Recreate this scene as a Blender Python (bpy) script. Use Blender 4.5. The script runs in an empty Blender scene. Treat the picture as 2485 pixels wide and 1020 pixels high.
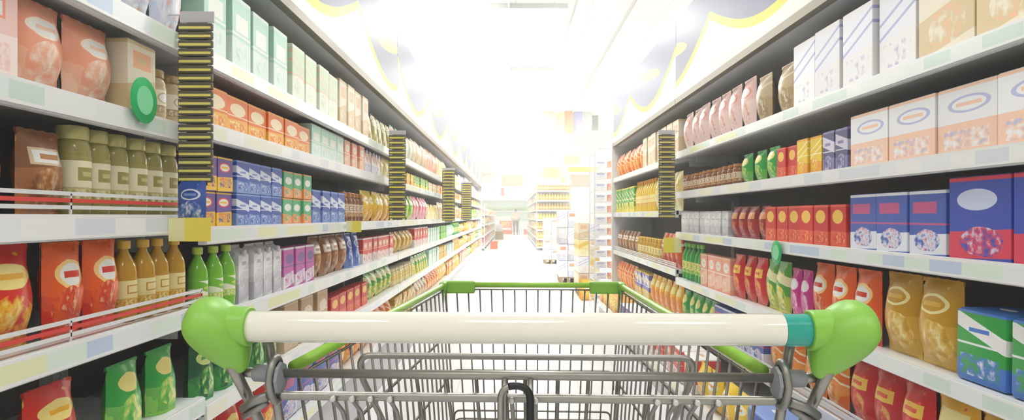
import bpy, bmesh, math, random
from math import sin, cos, pi, radians
from mathutils import Vector, Matrix
random.seed(7)
scn = bpy.context.scene
col = scn.collection

# ------------------------------------------------------------------ helpers
def lin(h):
    h = h.lstrip('#')
    o = []
    for i in (0, 2, 4):
        v = int(h[i:i+2], 16)/255
        o.append(v/12.92 if v <= .04045 else ((v+.055)/1.055)**2.4)
    return (o[0], o[1], o[2], 1)

def base_mat(name):
    m = bpy.data.materials.new(name); m.use_nodes = True
    return m, m.node_tree, m.node_tree.nodes['Principled BSDF']

def mat(name, hexc, rough=.5, metal=0., noise=0., nscale=20, coat=0., spec=.5, bump=0.):
    m, nt, b = base_mat(name)
    c = lin(hexc)
    b.inputs['Roughness'].default_value = rough
    b.inputs['Metallic'].default_value = metal
    b.inputs['Coat Weight'].default_value = coat
    b.inputs['Specular IOR Level'].default_value = spec
    if noise > 0 or bump > 0:
        tc = nt.nodes.new('ShaderNodeTexCoord')
        n = nt.nodes.new('ShaderNodeTexNoise'); n.inputs['Scale'].default_value = nscale
        n.inputs['Detail'].default_value = 4
        nt.links.new(tc.outputs['Object'], n.inputs['Vector'])
        mx = nt.nodes.new('ShaderNodeMix'); mx.data_type = 'RGBA'
        mx.inputs['A'].default_value = c
        mx.inputs['B'].default_value = (c[0]*(1-noise), c[1]*(1-noise), c[2]*(1-noise), 1)
        nt.links.new(n.outputs['Fac'], mx.inputs['Factor'])
        nt.links.new(mx.outputs['Result'], b.inputs['Base Color'])
        if bump > 0:
            bp = nt.nodes.new('ShaderNodeBump'); bp.inputs['Strength'].default_value = bump
            bp.inputs['Distance'].default_value = .002
            nt.links.new(n.outputs['Fac'], bp.inputs['Height'])
            nt.links.new(bp.outputs['Normal'], b.inputs['Normal'])
    else:
        b.inputs['Base Color'].default_value = c
    return m

def emit_mat(name, hexc, s):
    m, nt, b = base_mat(name)
    b.inputs['Base Color'].default_value = lin(hexc)
    b.inputs['Emission Color'].default_value = lin(hexc)
    b.inputs['Emission Strength'].default_value = s
    return m

class NT:
    def __init__(s, nt): s.nt = nt
    def m(s, op, a, b=None, c=None):
        n = s.nt.nodes.new('ShaderNodeMath'); n.operation = op
        for i, v in enumerate((a, b, c)):
            if v is None: continue
            if isinstance(v, (int, float)): n.inputs[i].default_value = v
            else: s.nt.links.new(v, n.inputs[i])
        return n.outputs[0]
    def mix(s, f, a, b):
        n = s.nt.nodes.new('ShaderNodeMix'); n.data_type = 'RGBA'
        for k, v in (('Factor', f), ('A', a), ('B', b)):
            if isinstance(v, (int, float, tuple)): n.inputs[k].default_value = v
            else: s.nt.links.new(v, n.inputs[k])
        return n.outputs['Result']

PM = {}
def pmat(c1, c2, c3, style):
    """printed packaging: bands, an oval emblem field, a photo-like patch"""
    key = (c1, c2, c3, style)
    if key in PM: return PM[key]
    m, nt, b = base_mat('print_%d' % len(PM)); q = NT(nt)
    PM[key] = m
    rnd = random.Random(len(PM)*13+5)
    a1, a2, a3 = lin(c1), lin(c2), lin(c3)
    tc = nt.nodes.new('ShaderNodeTexCoord')
    sp = nt.nodes.new('ShaderNodeSeparateXYZ'); nt.links.new(tc.outputs['Generated'], sp.inputs[0])
    X, Z = sp.outputs['X'], sp.outputs['Z']
    nz = nt.nodes.new('ShaderNodeTexNoise'); nz.inputs['Scale'].default_value = 3.2
    nz.inputs['Detail'].default_value = 1.0
    nt.links.new(tc.outputs['Generated'], nz.inputs['Vector'])
    N = nz.outputs['Fac']
    def oval(cx, cz, rx, rz, wob=0.):
        dx = q.m('DIVIDE', q.m('SUBTRACT', X, cx), rx); dz = q.m('DIVIDE', q.m('SUBTRACT', Z, cz), rz)
        d = q.m('ADD', q.m('MULTIPLY', dx, dx), q.m('MULTIPLY', dz, dz))
        if wob: d = q.m('ADD', d, q.m('MULTIPLY', q.m('SUBTRACT', N, .5), wob))
        return q.m('LESS_THAN', d, 1.0)
    def band(z0, z1, tilt=0.):
        zz = q.m('ADD', Z, q.m('MULTIPLY', X, tilt))
        return q.m('MULTIPLY', q.m('GREATER_THAN', zz, z0), q.m('LESS_THAN', zz, z1))
    def rect(x0, x1, z0, z1):
        return q.m('MULTIPLY', band(z0, z1), q.m('MULTIPLY', q.m('GREATER_THAN', X, x0), q.m('LESS_THAN', X, x1)))
    W = (.86, .86, .84, 1)
    n2 = nt.nodes.new('ShaderNodeTexNoise'); n2.inputs['Scale'].default_value = rnd.uniform(6, 9); n2.inputs['Detail'].default_value = 3
    nt.links.new(tc.outputs['Generated'], n2.inputs['Vector'])
    r2 = nt.nodes.new('ShaderNodeValToRGB'); e = r2.color_ramp.elements
    e[0].position = .38; e[0].color = a1; e[1].position = .66; e[1].color = a3
    k = e.new(.52); k.color = a2
    nt.links.new(n2.outputs['Fac'], r2.inputs['Fac']); patch = r2.outputs['Color']
    def emblem(c, cx, cz, rx, rz):
        t = rnd.random()
        if t < .35:
            c = q.mix(oval(cx, cz, rx, rz), c, a3); inner = oval(cx, cz, rx*.8, rz*.75)
        elif t < .7:
            c = q.mix(rect(cx-rx, cx+rx, cz-rz*.7, cz+rz*.7), c, a3); inner = rect(cx-rx*.86, cx+rx*.86, cz-rz*.5, cz+rz*.5)
        else:
            tl = rnd.choice((-.3, .3, .18)); c = q.mix(band(cz-rz*.8+tl*.5, cz+rz*.8+tl*.5, tl), c, a3); inner = band(cz-rz*.5+tl*.5, cz+rz*.5+tl*.5, tl)
        if rnd.random() < .5: c = q.mix(inner, c, W if rnd.random() < .5 else a1)
        if rnd.random() < .6: c = q.mix(rect(cx-rx*.6, cx+rx*.6, cz-rz*.22, cz+rz*.22), c, a2)
        return c
    if style in ('box', 'stripe'):
        c = q.mix(band(0, rnd.uniform(.3, .46), rnd.uniform(-.15, .15)), a1, a2)
        c = emblem(c, rnd.uniform(.42, .58), rnd.uniform(.64, .76), rnd.uniform(.3, .4), rnd.uniform(.12, .17))
        pz = rnd.uniform(.2, .28)
        pm = oval(rnd.uniform(.4, .6), pz, rnd.uniform(.28, .4), rnd.uniform(.13, .19), .9) if rnd.random() < .6 else rect(.12, .88, pz-.14, pz+.14)
        c = q.mix(pm, c, patch)
        if rnd.random() < .6: k = rnd.uniform(.46, .54); c = q.mix(band(k, k+.03), c, a3)
        c = q.mix(band(.95, 1.1), c, a2)
    elif style == 'bag':
        c = q.mix(band(0, rnd.uniform(.35, .55), rnd.uniform(-.35, .35)), a1, q.mix(.5, a1, a2))
        c = q.mix(q.m('GREATER_THAN', N, .6), c, a2)
        c = emblem(c, .5, rnd.uniform(.66, .76), rnd.uniform(.3, .38), rnd.uniform(.11, .15))
        c = q.mix(oval(rnd.uniform(.42, .58), .3, rnd.uniform(.3, .4), .22, 1.6), c, patch)
        c = q.mix(band(.93, 1.1), c, a1); c = q.mix(band(-.1, .05), c, a2)
    else:   # label wraps
        c = q.mix(band(0, .34), a1, a2)
        c = emblem(c, .5, .62, .3, .2)
        c = q.mix(band(.1, .3), c, patch)
        c = q.mix(band(.9, 1.1), c, a3)
        c = q.mix(band(-.1, .08), c, a3)
    oi = nt.nodes.new('ShaderNodeObjectInfo')
    hs = nt.nodes.new('ShaderNodeHueSaturation')
    nt.links.new(c, hs.inputs['Color'])
    nt.links.new(q.m('ADD', q.m('MULTIPLY', oi.outputs['Random'], .14), .93), hs.inputs['Value'])
    nt.links.new(hs.outputs['Color'], b.inputs['Base Color'])
    b.inputs['Roughness'].default_value = .28 if style == 'bag' else .45
    return m

def link(bm, name, m, parent=None, smooth=False, loc=None, bevel=0.):
    me = bpy.data.meshes.new(name)
    bmesh.ops.recalc_face_normals(bm, faces=bm.faces)
    bm.to_mesh(me); bm.free()
    me.materials.append(m)
    if smooth:
        for p in me.polygons: p.use_smooth = True
    o = bpy.data.objects.new(name, me); col.objects.link(o)
    if parent: o.parent = parent
    if loc: o.location = loc
    if bevel:
        md = o.modifiers.new('b', 'BEVEL'); md.width = bevel; md.segments = 2; md.limit_method = 'ANGLE'
    return o

def link_smooth_angle(o, ang=.6):
    me = o.data
    for p in me.polygons: p.use_smooth = True
    bm = bmesh.new(); bm.from_mesh(me)
    for e in bm.edges:
        if len(e.link_faces) == 2 and e.calc_face_angle(0) > ang: e.smooth = False
    bm.to_mesh(me); bm.free()
    return o

def box(bm, x0, x1, y0, y1, z0, z1, bev=0.):
    vs = [bm.verts.new((x, y, z)) for x in (x0, x1) for y in (y0, y1) for z in (z0, z1)]
    fs = [(0, 1, 3, 2), (4, 6, 7, 5), (0, 4, 5, 1), (2, 3, 7, 6), (0, 2, 6, 4), (1, 5, 7, 3)]
    nf = [bm.faces.new([vs[i] for i in f]) for f in fs]
    if bev:
        es = list({e for f in nf for e in f.edges})
        bmesh.ops.bevel(bm, geom=es, offset=bev, segments=2, affect='EDGES', profile=.5)

def fillet(pts, r, seg=5):
    out = [Vector(pts[0])]
    for i in range(1, len(pts)-1):
        p = Vector(pts[i]); a = Vector(pts[i-1])-p; c = Vector(pts[i+1])-p
        k = min(r, a.length*.49, c.length*.49)
        A = p+a.normalized()*k; B = p+c.normalized()*k
        for j in range(seg+1):
            t = j/seg
            out.append(A*(1-t)**2+p*2*t*(1-t)+B*t*t)
    out.append(Vector(pts[-1]))
    return out

def tube(bm, pts, r, n=10, closed=False):
    pts = [Vector(p) for p in pts]
    N = len(pts); rings = []
    up = None
    for i, p in enumerate(pts):
        if closed: t = (pts[(i+1) % N]-pts[i-1])
        else: t = pts[min(i+1, N-1)]-pts[max(i-1, 0)]
        t.normalize()
        if up is None:
            up = Vector((0, 0, 1)) if abs(t.z) < .9 else Vector((1, 0, 0))
        s = t.cross(up)
        if s.length < 1e-5: s = t.orthogonal()
        s.normalize(); up = s.cross(t).normalized()
        rr = r[i] if isinstance(r, (list, tuple)) else r
        rings.append([bm.verts.new(p+s*cos(2*pi*k/n)*rr+up*sin(2*pi*k/n)*rr) for k in range(n)])
    for i in range(N if closed else N-1):
        a, b = rings[i], rings[(i+1) % N]
        for k in range(n): bm.faces.new((a[k], a[(k+1) % n], b[(k+1) % n], b[k]))
    if not closed:
        bm.faces.new(rings[0]); bm.faces.new(rings[-1][::-1])

def lathe(bm, prof, n=20, axis='z', c=(0, 0, 0), sx=1., sy=1.):
    rings = []
    for (r, h) in prof:
        ring = []
        for k in range(n):
            a = 2*pi*k/n
            u, v = cos(a)*r*sx, sin(a)*r*sy
            if axis == 'z': p = (c[0]+u, c[1]+v, c[2]+h)
            elif axis == 'x': p = (c[0]+h, c[1]+u, c[2]+v)
            else: p = (c[0]+u, c[1]+h, c[2]+v)
            ring.append(bm.verts.new(p))
        rings.append(ring)
    for a, b in zip(rings, rings[1:]):
        for k in range(n): bm.faces.new((a[k], a[(k+1) % n], b[(k+1) % n], b[k]))
    bm.faces.new(rings[0][::-1]); bm.faces.new(rings[-1])

def thing(name, label, cat, loc=(0, 0, 0), rz=0, group=None):
    o = bpy.data.objects.new(name, None); col.objects.link(o)
    o.empty_display_size = .05
    o.location = loc; o.rotation_euler = (0, 0, rz)
    return tag(o, label, cat, group)
def tag(o, label, cat, group=None):
    o['label'] = label; o['category'] = cat
    if group: o['group'] = group
    return o
def struct(o):
    o['kind'] = 'structure'; return o

# ------------------------------------------------------------------ materials
M = {}
M['white_metal'] = mat('white_metal', '#e4e6e6', .35, 0, .04, 6)
M['shelf_grey'] = mat('shelf_grey', '#c9cacd', .45, 0, .06, 8)
M['back_grey'] = mat('back_grey', '#8f8d90', .6, 0, .08, 5)
M['ceiling'] = mat('ceiling_paint', '#f2f0ea', .9)
M['wall'] = mat('wall_paint', '#f4f1e4', .85)
M['green'] = mat('green_plastic', '#86bf49', .38, 0, .08, 35, spec=.5)
M['green_rim'] = mat('green_rim', '#97cb47', .3, 0, .05, 60)
M['cream'] = mat('cream_plastic', '#e6e3d6', .16, 0, .03, 40, coat=.5)
M['teal'] = mat('teal_sleeve', '#009a8b', .25, coat=.4)
M['steel'] = mat('galvanised_steel', '#a4a19b', .36, .8, .22, 120, bump=.1)
M['steel_wire'] = mat('steel_wire', '#8d8a84', .42, .8, .2, 150)
M['bolt'] = mat('bolt_end', '#c9cbc9', .35, .6)
M['clamp'] = mat('grey_clamp_plastic', '#8b8d93', .45, 0, .12, 50)
M['dirt_steel'] = mat('dark_steel', '#9a9994', .4, .7, .35, 60, bump=.3)
M['black_rubber'] = mat('black_rubber', '#1b1a20', .4, 0, .3, 40)
M['rubber_grey'] = mat('grey_rubber', '#4c4c4c', .7)
M['brown_rail'] = mat('brown_rail', '#8c8474', .4, .3)
M['yellow'] = mat('yellow_card', '#f0e05a', .5)
M['pale_yellow_card'] = mat('pale_yellow_card', '#efeab0', .5)
M['white_card'] = mat('white_card', '#f3f3f0', .5)
M['green_card'] = mat('green_card', '#22b566', .4)
M['sign_beige'] = mat('sign_beige', '#a99a7c', .6)
M['red_card'] = mat('red_card', '#d8413a', .5)
M['dark_text'] = mat('dark_text', '#4a4a55', .5)
M['strip_dark'] = mat('strip_dark', '#625e50', .5)
M['orange_card'] = mat('orange_card', '#e8702c', .5)
M['cardboard'] = mat('cardboard', '#b08a5c', .8, 0, .1, 20)
M['wood'] = mat('pallet_wood', '#b79770', .8, 0, .2, 12)
M['diffuser'] = emit_mat('lamp_diffuser', '#fffdf6', 3.0)
M['glass_tub'] = mat('clear_plastic', '#dfe4e2', .15)

def label_rail_mat(cols, seed):
    m, nt, b = base_mat('price_rail_%d' % seed); q = NT(nt)
    tc = nt.nodes.new('ShaderNodeTexCoord')
    mp = nt.nodes.new('ShaderNodeMapping'); mp.inputs['Location'].default_value = (seed*3.1, seed*1.7, 0)
    mp.inputs['Scale'].default_value = (1, 8, 0)
    nt.links.new(tc.outputs['Object'], mp.inputs['Vector'])
    v = nt.nodes.new('ShaderNodeTexVoronoi'); v.voronoi_dimensions = '1D'
    sp = nt.nodes.new('ShaderNodeSeparateXYZ'); nt.links.new(mp.outputs[0], sp.inputs[0])
    nt.links.new(sp.outputs['Y'], v.inputs['W']); v.inputs['Scale'].default_value = 1.0
    s2 = nt.nodes.new('ShaderNodeSeparateXYZ'); nt.links.new(v.outputs['Color'], s2.inputs[0])
    rp = nt.nodes.new('ShaderNodeValToRGB'); rp.color_ramp.interpolation = 'CONSTANT'
    e = rp.color_ramp.elements
    e[0].color = lin(cols[0]); e[1].position = .3; e[1].color = lin(cols[1])
    for i, c in enumerate(cols[2:]):
        k = e.new(.5+.18*i); k.color = lin(c)
    nt.links.new(s2.outputs['X'], rp.inputs['Fac'])
    g = nt.nodes.new('ShaderNodeSeparateXYZ'); nt.links.new(tc.outputs['Generated'], g.inputs[0])
    inb = q.m('MULTIPLY', q.m('GREATER_THAN', g.outputs['Z'], .14), q.m('LESS_THAN', g.outputs['Z'], .86))
    c = q.mix(inb, lin('#eef0f0'), rp.outputs['Color'])
    nt.links.new(c, b.inputs['Base Color']); b.inputs['Roughness'].default_value = .25
    return m
RAIL = [label_rail_mat(['#e6edf0', '#c3d3ea', '#e9ecc0', '#dfeee2'], 1),
        label_rail_mat(['#eef2ee', '#d4e6dc', '#e4ebb8', '#e8f0ee'], 2),
        label_rail_mat(['#eef0f4', '#dfe6ee', '#eeeeda', '#f2f4f4'], 3)]

def header_mat():
    m, nt, b = base_mat('header_print'); q = NT(nt)
    tc = nt.nodes.new('ShaderNodeTexCoord')
    sp = nt.nodes.new('ShaderNodeSeparateXYZ'); nt.links.new(tc.outputs['Object'], sp.inputs[0])
    Y, Z = sp.outputs['Y'], sp.outputs['Z']      # Y runs along the aisle, Z 0..0.58
    ph = q.m('MULTIPLY', q.m('FRACT', q.m('DIVIDE', Y, 1.9)), pi)
    crv = q.m('ADD', q.m('MULTIPLY', q.m('SINE', ph), -.27), .34)
    grey = q.m('GREATER_THAN', q.m('SUBTRACT', Z, crv), .05)
    yel = q.m('GREATER_THAN', q.m('SUBTRACT', Z, crv), 0)
    c = q.mix(yel, lin('#e6e6e2'), lin('#e8d92c'))
    c = q.mix(grey, c, lin('#767c98'))
    dx = q.m('DIVIDE', q.m('SUBTRACT', q.m('FRACT', q.m('DIVIDE', Y, 1.9)), .5), .22)
    dz = q.m('DIVIDE', q.m('SUBTRACT', Z, q.m('ADD', .38, q.m('MULTIPLY', dx, .06))), .05)
    ov = q.m('LESS_THAN', q.m('ADD', q.m('MULTIPLY', dx, dx), q.m('MULTIPLY', dz, dz)), 1)
    c = q.mix(ov, c, lin('#e3e070'))
    nt.links.new(c, b.inputs['Base Color']); b.inputs['Roughness'].default_value = .4
    return m
M['header'] = header_mat()

def floor_mat():
    m, nt, b = base_mat('floor_tiles'); q = NT(nt)
    tc = nt.nodes.new('ShaderNodeTexCoord')
    sp = nt.nodes.new('ShaderNodeSeparateXYZ'); nt.links.new(tc.outputs['Object'], sp.inputs[0])
    fx = q.m('FRACT', q.m('DIVIDE', q.m('ADD', sp.outputs['X'], 50.02), .17))
    fy = q.m('FRACT', q.m('DIVIDE', q.m('ADD', sp.outputs['Y'], 50), .68))
    g = q.m('MAXIMUM', q.m('LESS_THAN', fx, .018), q.m('LESS_THAN', fy, .004))
    nz = nt.nodes.new('ShaderNodeTexNoise'); nz.inputs['Scale'].default_value = 1.2
    c0 = q.mix(nz.outputs['Fac'], lin('#e9eaee'), lin('#f3f3f4'))
    c = q.mix(g, c0, lin('#b7c0d2'))
    nt.links.new(c, b.inputs['Base Color']); b.inputs['Roughness'].default_value = .3
    b.inputs['Specular IOR Level'].default_value = .35
    return m
M['floor'] = floor_mat()

# ------------------------------------------------------------------ room
XL, XR, YN, YF, HC = -7.0, 9.0, -3.5, 50.0, 4.5
bm = bmesh.new(); box(bm, XL-.2, XR+.2, YN-.2, YF+.2, -.12, 0); struct(link(bm, 'floor', M['floor']))
def ceiling_mat():
    m, nt, b = base_mat('ceiling_tiles'); q = NT(nt)
    tc = nt.nodes.new('ShaderNodeTexCoord')
    sp = nt.nodes.new('ShaderNodeSeparateXYZ'); nt.links.new(tc.outputs['Object'], sp.inputs[0])
    fx = q.m('FRACT', q.m('DIVIDE', q.m('ADD', sp.outputs['X'], 50.35), .6))
    fy = q.m('FRACT', q.m('DIVIDE', q.m('ADD', sp.outputs['Y'], 50.4), 1.2))
    g = q.m('MAXIMUM', q.m('LESS_THAN', fx, .03), q.m('LESS_THAN', fy, .015))
    c = q.mix(g, lin('#efeee9'), lin('#d9d8d2'))
    nt.links.new(c, b.inputs['Base Color']); b.inputs['Roughness'].default_value = .9
    return m
bm = bmesh.new(); box(bm, XL-.2, XR+.2, YN-.2, YF+.2, HC, HC+.15); struct(link(bm, 'ceiling', ceiling_mat()))
bm = bmesh.new(); box(bm, XL-.2, XL, YN-.2, YF+.2, 0, HC); struct(link(bm, 'wall_left', M['wall']))
bm = bmesh.new(); box(bm, XR, XR+.2, YN-.2, YF+.2, 0, HC); struct(link(bm, 'wall_right', M['wall']))
bm = bmesh.new(); box(bm, XL, XR, YF, YF+.2, 0, HC); struct(link(bm, 'wall_back', M['wall']))
bm = bmesh.new(); box(bm, XL, XR, YN-.2, YN, 0, HC); struct(link(bm, 'wall_front', M['wall']))

# ceiling tracks
for x, w, nm in ((1.03, .07, 'wide'), (-.05, .03, 'narrow'), (1.9, .03, 'slim')):
    bm = bmesh.new(); box(bm, x-w/2, x+w/2, -2, 44, HC-.06, HC-.001)
    o = link(bm, 'ceiling_track', M['white_metal'])
    tag(o, {'wide': 'wide white track along the ceiling, right of the light panels',
            'narrow': 'narrow white track running over the middle of the light panels',
            'slim': 'slim white track on the ceiling, rightmost of the three'}[nm], 'ceiling track')

# light panels
proto = None
def light_panel(x, y, power, colr, nm):
    t = thing('ceiling_light', nm, 'ceiling light', (x, y, HC), 0, 'square ceiling light panels')
    global proto
    if proto is None:
        bm = bmesh.new()
        for a in ((-.62, .62, -.62, -.58), (-.62, .62, .58, .62), (-.62, -.58, -.58, .58), (.58, .62, -.58, .58)):
            box(bm, a[0], a[1], a[2], a[3], -.07, -.001)
        f = link(bm, 'frame', M['white_metal'], t)
        bm = bmesh.new(); box(bm, -.575, .575, -.575, .575, -.045, -.002)
        d = link(bm, 'diffuser', M['diffuser'], t)
        proto = (f, d)
    else:
        for p in proto:
            c = p.copy(); col.objects.link(c); c.parent = t
    L = bpy.data.lights.new('tube_light', 'AREA'); L.shape = 'SQUARE'; L.size = 1.1; L.energy = power; L.color = colr
    lo = bpy.data.objects.new('tube_light', L); col.objects.link(lo); lo.parent = t; lo.location = (0, 0, -.075)
NEAR_W, FAR_W = 105, 430
rows = [-1.5, 2.5, 6.5, 10.7, 15, 19, 23.3, 27.8, 32, 36, 40, 44, 48]
for j, x in enumerate((.25, -4.3, 4.8)):
    for i, y in enumerate(rows):
        if j and (i % 2 == 0) and 0 < y < 14: continue
        k = min(1, max(0, (y-4)/9))
        pw = (NEAR_W*(1-k)+FAR_W*k)*(.6 if y < 0 else 1)*(1 if j == 0 else 1.3)
        cc = (1, 1-.02*k, 1-.09*k)
        where = {0: 'over the middle of the aisle', 1: 'over the goods left of the aisle', 2: 'over the goods right of the aisle'}[j]
        pos = ('nearest', 'second', 'third', 'fourth', 'fifth', 'sixth', 'seventh', 'eighth', 'ninth', 'tenth', 'eleventh', 'twelfth', 'farthest')[i]
        light_panel(x, y, pw, cc, 'square white ceiling light %s, %s row counting away' % (where, pos))

for x, wd in ((-2.0, 'left'), (2.5, 'right')):  # extra panels added behind the camera for the handle highlight and front fill
    light_panel(x, -1.5, 70, (1, 1, 1), 'square white ceiling light just %s of the row over the cart' % wd)

# ------------------------------------------------------------------ shelving
ORD = ['first', 'second', 'third', 'fourth', 'fifth', 'sixth', 'seventh', 'eighth', 'ninth', 'tenth', 'eleventh', 'twelfth', 'thirteenth', 'fourteenth', 'fifteenth', 'sixteenth', 'seventeenth', 'eighteenth', 'nineteenth', 'twentieth']
SHD = .46
def shelving(side, xf, y0, y1, levels, label, rail_seed, base_front, fences=(), top=2.04, header=True, tp=None):
    """side -1: left of aisle, faces +x ; side +1: right, faces -x."""
    s = side
    t = thing('shelving_unit', label, 'shelving unit', (xf, y0, 0))
    L = y1-y0
    def X(a, b):  # depth coordinates measured away from the aisle
        return (min(s*a, s*b), max(s*a, s*b))
    a, b = X(SHD, SHD+.03)
    bm = bmesh.new(); box(bm, a, b, .002, L-.002, .0, top); link(bm, 'back_panel', M['back_grey'], t)
    for yy in (.002, L-.032):
        a, b = X(.42, SHD-.001)
        bm = bmesh.new(); box(bm, a, b, yy, yy+.03, .1, top)
        link(bm, 'upright', M['white_metal'], t)
    # plinth
    a, b = X(base_front+.02, SHD-.002)
    bm = bmesh.new(); box(bm, a, b, .004, L-.004, .0, levels[-1]-.05); link(bm, 'base_plinth', M['shelf_grey'], t)
    for i, z in enumerate(levels):
        f = base_front if i == len(levels)-1 else 0
        a, b = X(f+.004, .418)
        bm = bmesh.new(); box(bm, a, b, .004, L-.004, z-.028, z)
        a, b = X(f, f+.02); box(bm, a, b, .004, L-.004, z-.05, z+.004)
        for yy in (.08, L-.1):
            a, b = X(.12, .41)
            if i < len(levels)-1: box(bm, a, b, yy, yy+.004, z-.075, z-.026)
        sh = link(bm, 'shelf', M['white_metal'], t)
        a, b = X(f-.006, f-.0005)
        bm = bmesh.new(); box(bm, a, b, .006, L-.006, z-.046, z+.002)
        link(bm, 'price_rail', RAIL[(rail_seed+i) % 3], sh)
        if i in fences:
            for k, (zz, mm) in enumerate(((.018, 'white_metal'), (.032, 'red_card'), (.046, 'white_metal'))):
                bm = bmesh.new(); a, b = X(f, f+.004)
                box(bm, a, b, .01, L-.01, z+zz-.004, z+zz+.004)
                if k == 0:
                    n = max(2, int(L/.5))
                    for q in range(n+1):
                        yy = .012+(L-.03)*q/n
                        box(bm, a, b, yy, yy+.004, z+.004, z+.046)
                link(bm, 'guard_rail', M[mm if s < 0 else 'white_metal'], sh)
    if header:
        a, b = X(-.01, .03)
        bm = bmesh.new(); box(bm, a, b, .004, L-.004, top-.01, top+.03); hr = link(bm, 'header_rail', M['brown_rail'], t)
        a, b = X(.03, SHD)
        bm = bmesh.new(); box(bm, a, b, .004, L-.004, top, top+.02); link(bm, 'canopy', M['white_metal'], t)
        a, b = X(-.002, .022)
        bm = bmesh.new(); box(bm, a, b, 0.004, L-.004, 0, .58)
        hb = link(bm, 'header_board', M['header'], t, loc=(0, 0, top+.032))
    return t

LZ = [1.69, 1.45, 1.20, .94, .67, .36]
LZ2 = [1.69, 1.475, 1.165, .90, .64, .35]
RZ = [1.67, 1.375, 1.08, .745, .44, .20]
RZ2 = [1.65, 1.24, .80, .41, .20]
LX, RX = -.90, 1.22
shelving(-1, LX, .2, 1.9, LZ, 'nearest white shelving unit left of the aisle, before the first strip', 0, 0, fences=(2, 3))
shelving(-1, LX, 1.9, 5.1, LZ2, 'second white shelving unit on the left, between the two striped strips', 1, 0)
fl = [5.1, 9.3, 12.7, 16.0, 19.0]
for i in range(4):
    shelving(-1, LX, fl[i], fl[i+1], LZ2, 'white shelving unit far down the left side, %s beyond the second strip' % ORD[i], 2+i, 0)
shelving(1, RX, .2, 4.83, RZ, 'nearest white shelving unit right of the aisle with six shelves', 1, -.24, fences=(4,))
shelving(1, RX, 4.83, 7.8, RZ2, 'white shelving unit on the right beyond the dark striped strip', 2, -.20, fences=(2,))
bm = bmesh.new(); box(bm, -1.4, -.88, 19.005, 19.045, 0, 2.5)
tag(link(bm, 'end_panel', M['white_metal'], None, bevel=.004), 'tall white end panel closing the left shelving row', 'end panel')
bm = bmesh.new(); box(bm, 1.2, 1.72, 7.805, 7.845, 0, 2.1)
tag(link(bm, 'end_panel', M['white_metal'], None, bevel=.004), 'tall white end panel closing the right shelving row', 'end panel')

# ------------------------------------------------------------------ product prototypes
PAL = {
 # word : (c1, c2, c3)
 'orange': ('#ee7a2c', '#f6b64a', '#fbe9c4'), 'deep orange': ('#e2571c', '#f08a2c', '#f7d9a0'),
 'red': ('#d22f33', '#e9614a', '#f6c95a'), 'dark red': ('#8e2330', '#c2473f', '#e2a06a'),
 'red and yellow': ('#d8362e', '#f0b32c', '#f7e28a'), 'orange and red': ('#e8642a', '#d43a2c', '#f7cf8a'),
 'yellow': ('#eecb3c', '#e9a22c', '#fbf0b4'), 'yellow and orange': ('#f0b82f', '#e8632a', '#f4e6a0'),
 'brown': ('#8a5a3a', '#b9814f', '#d9c3a4'), 'beige': ('#cdb892', '#a98f62', '#efe6cf'),
 'cream': ('#ece3cd', '#dcc59c', '#f3b992'), 'white': ('#eef0f4', '#ced6ea', '#e7a883'),
 'white and lilac': ('#edeff7', '#f2efee', '#b3b6dc'), 'white and orange': ('#eff0f4', '#f3ccb4', '#b9bfe2'),
 'peach': ('#f2a688', '#f6cbb0', '#fbeede'), 'pale pink': ('#efc9c2', '#f5e4de', '#f09a86'),
 'blue': ('#3b5bb0', '#7d9ad6', '#dfe6f4'), 'blue and red': ('#3f55b4', '#d9445c', '#cdd6f2'),
 'blue and white': ('#4a64b8', '#e6e9f4', '#c55a8c'), 'purple and yellow': ('#6a4f9c', '#f0c23c', '#e2493a'),
 'green': ('#3ea94e', '#8fd05c', '#f0e48a'), 'dark green': ('#26603c', '#3f9a4c', '#cfe08a'),
 'lime green': ('#7cc63a', '#c9dc5a', '#f2f4dc'), 'mint green': ('#b9e3cf', '#e0f3ea', '#f2f6ee'),
 'green and yellow': ('#5fae4a', '#eedd48', '#f6f2c0'), 'green and orange': ('#58b27a', '#ee9a5a', '#e8eef0'),
 'magenta': ('#c93a8c', '#e78ab8', '#f4e0ee'), 'magenta and white': ('#c25aa8', '#f0ecf2', '#7a5aa0'),
  'green and blue': ('#2fa345', '#4a7fd0', '#eef2f4'),
 'gold': ('#c9992a', '#e2b84a', '#f4e8a8'), 'olive': ('#a39a5a', '#c9c184', '#ece6c4'),
 'grey and white': ('#dcdcdf', '#bfbfc8', '#efeff2'), 'violet': ('#5e5a86', '#8b86b4', '#d9d6e8'),
 'pale yellow': ('#efe2a0', '#f4edc8', '#e2c45a'), 'pale green': ('#cfe4c4', '#eaf2e0', '#f2c9a8'),
 'red and white': ('#dc4c48', '#f2efec', '#f0c0a0'), 'pink': ('#e27a8c', '#f0b4bc', '#f8ecec'),
 'tan': ('#caa67c', '#dcc3a0', '#efe4d2'), 'violet and yellow': ('#7d78c4', '#f0cf50', '#f2f0f8'),
}
KIND = {  # kind: (object name, category, words)
 'box': ('cereal_box', 'box', 'cereal box'), 'tea': ('tea_box', 'box', 'tea box'),
 'bag': ('snack_bag', 'bag', 'snack bag'), 'jar': ('food_jar', 'jar', 'jar'),
 'bottle': ('oil_bottle', 'bottle', 'bottle'), 'can': ('tin_can', 'can', 'tin can'),
 'carton': ('drink_carton', 'carton', 'carton'), 'pouch': ('stand_up_pouch', 'pouch', 'pouch'),
 'pack': ('wrapped_multipack', 'pack', 'multipack'),
}
MESHC = {}
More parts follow.
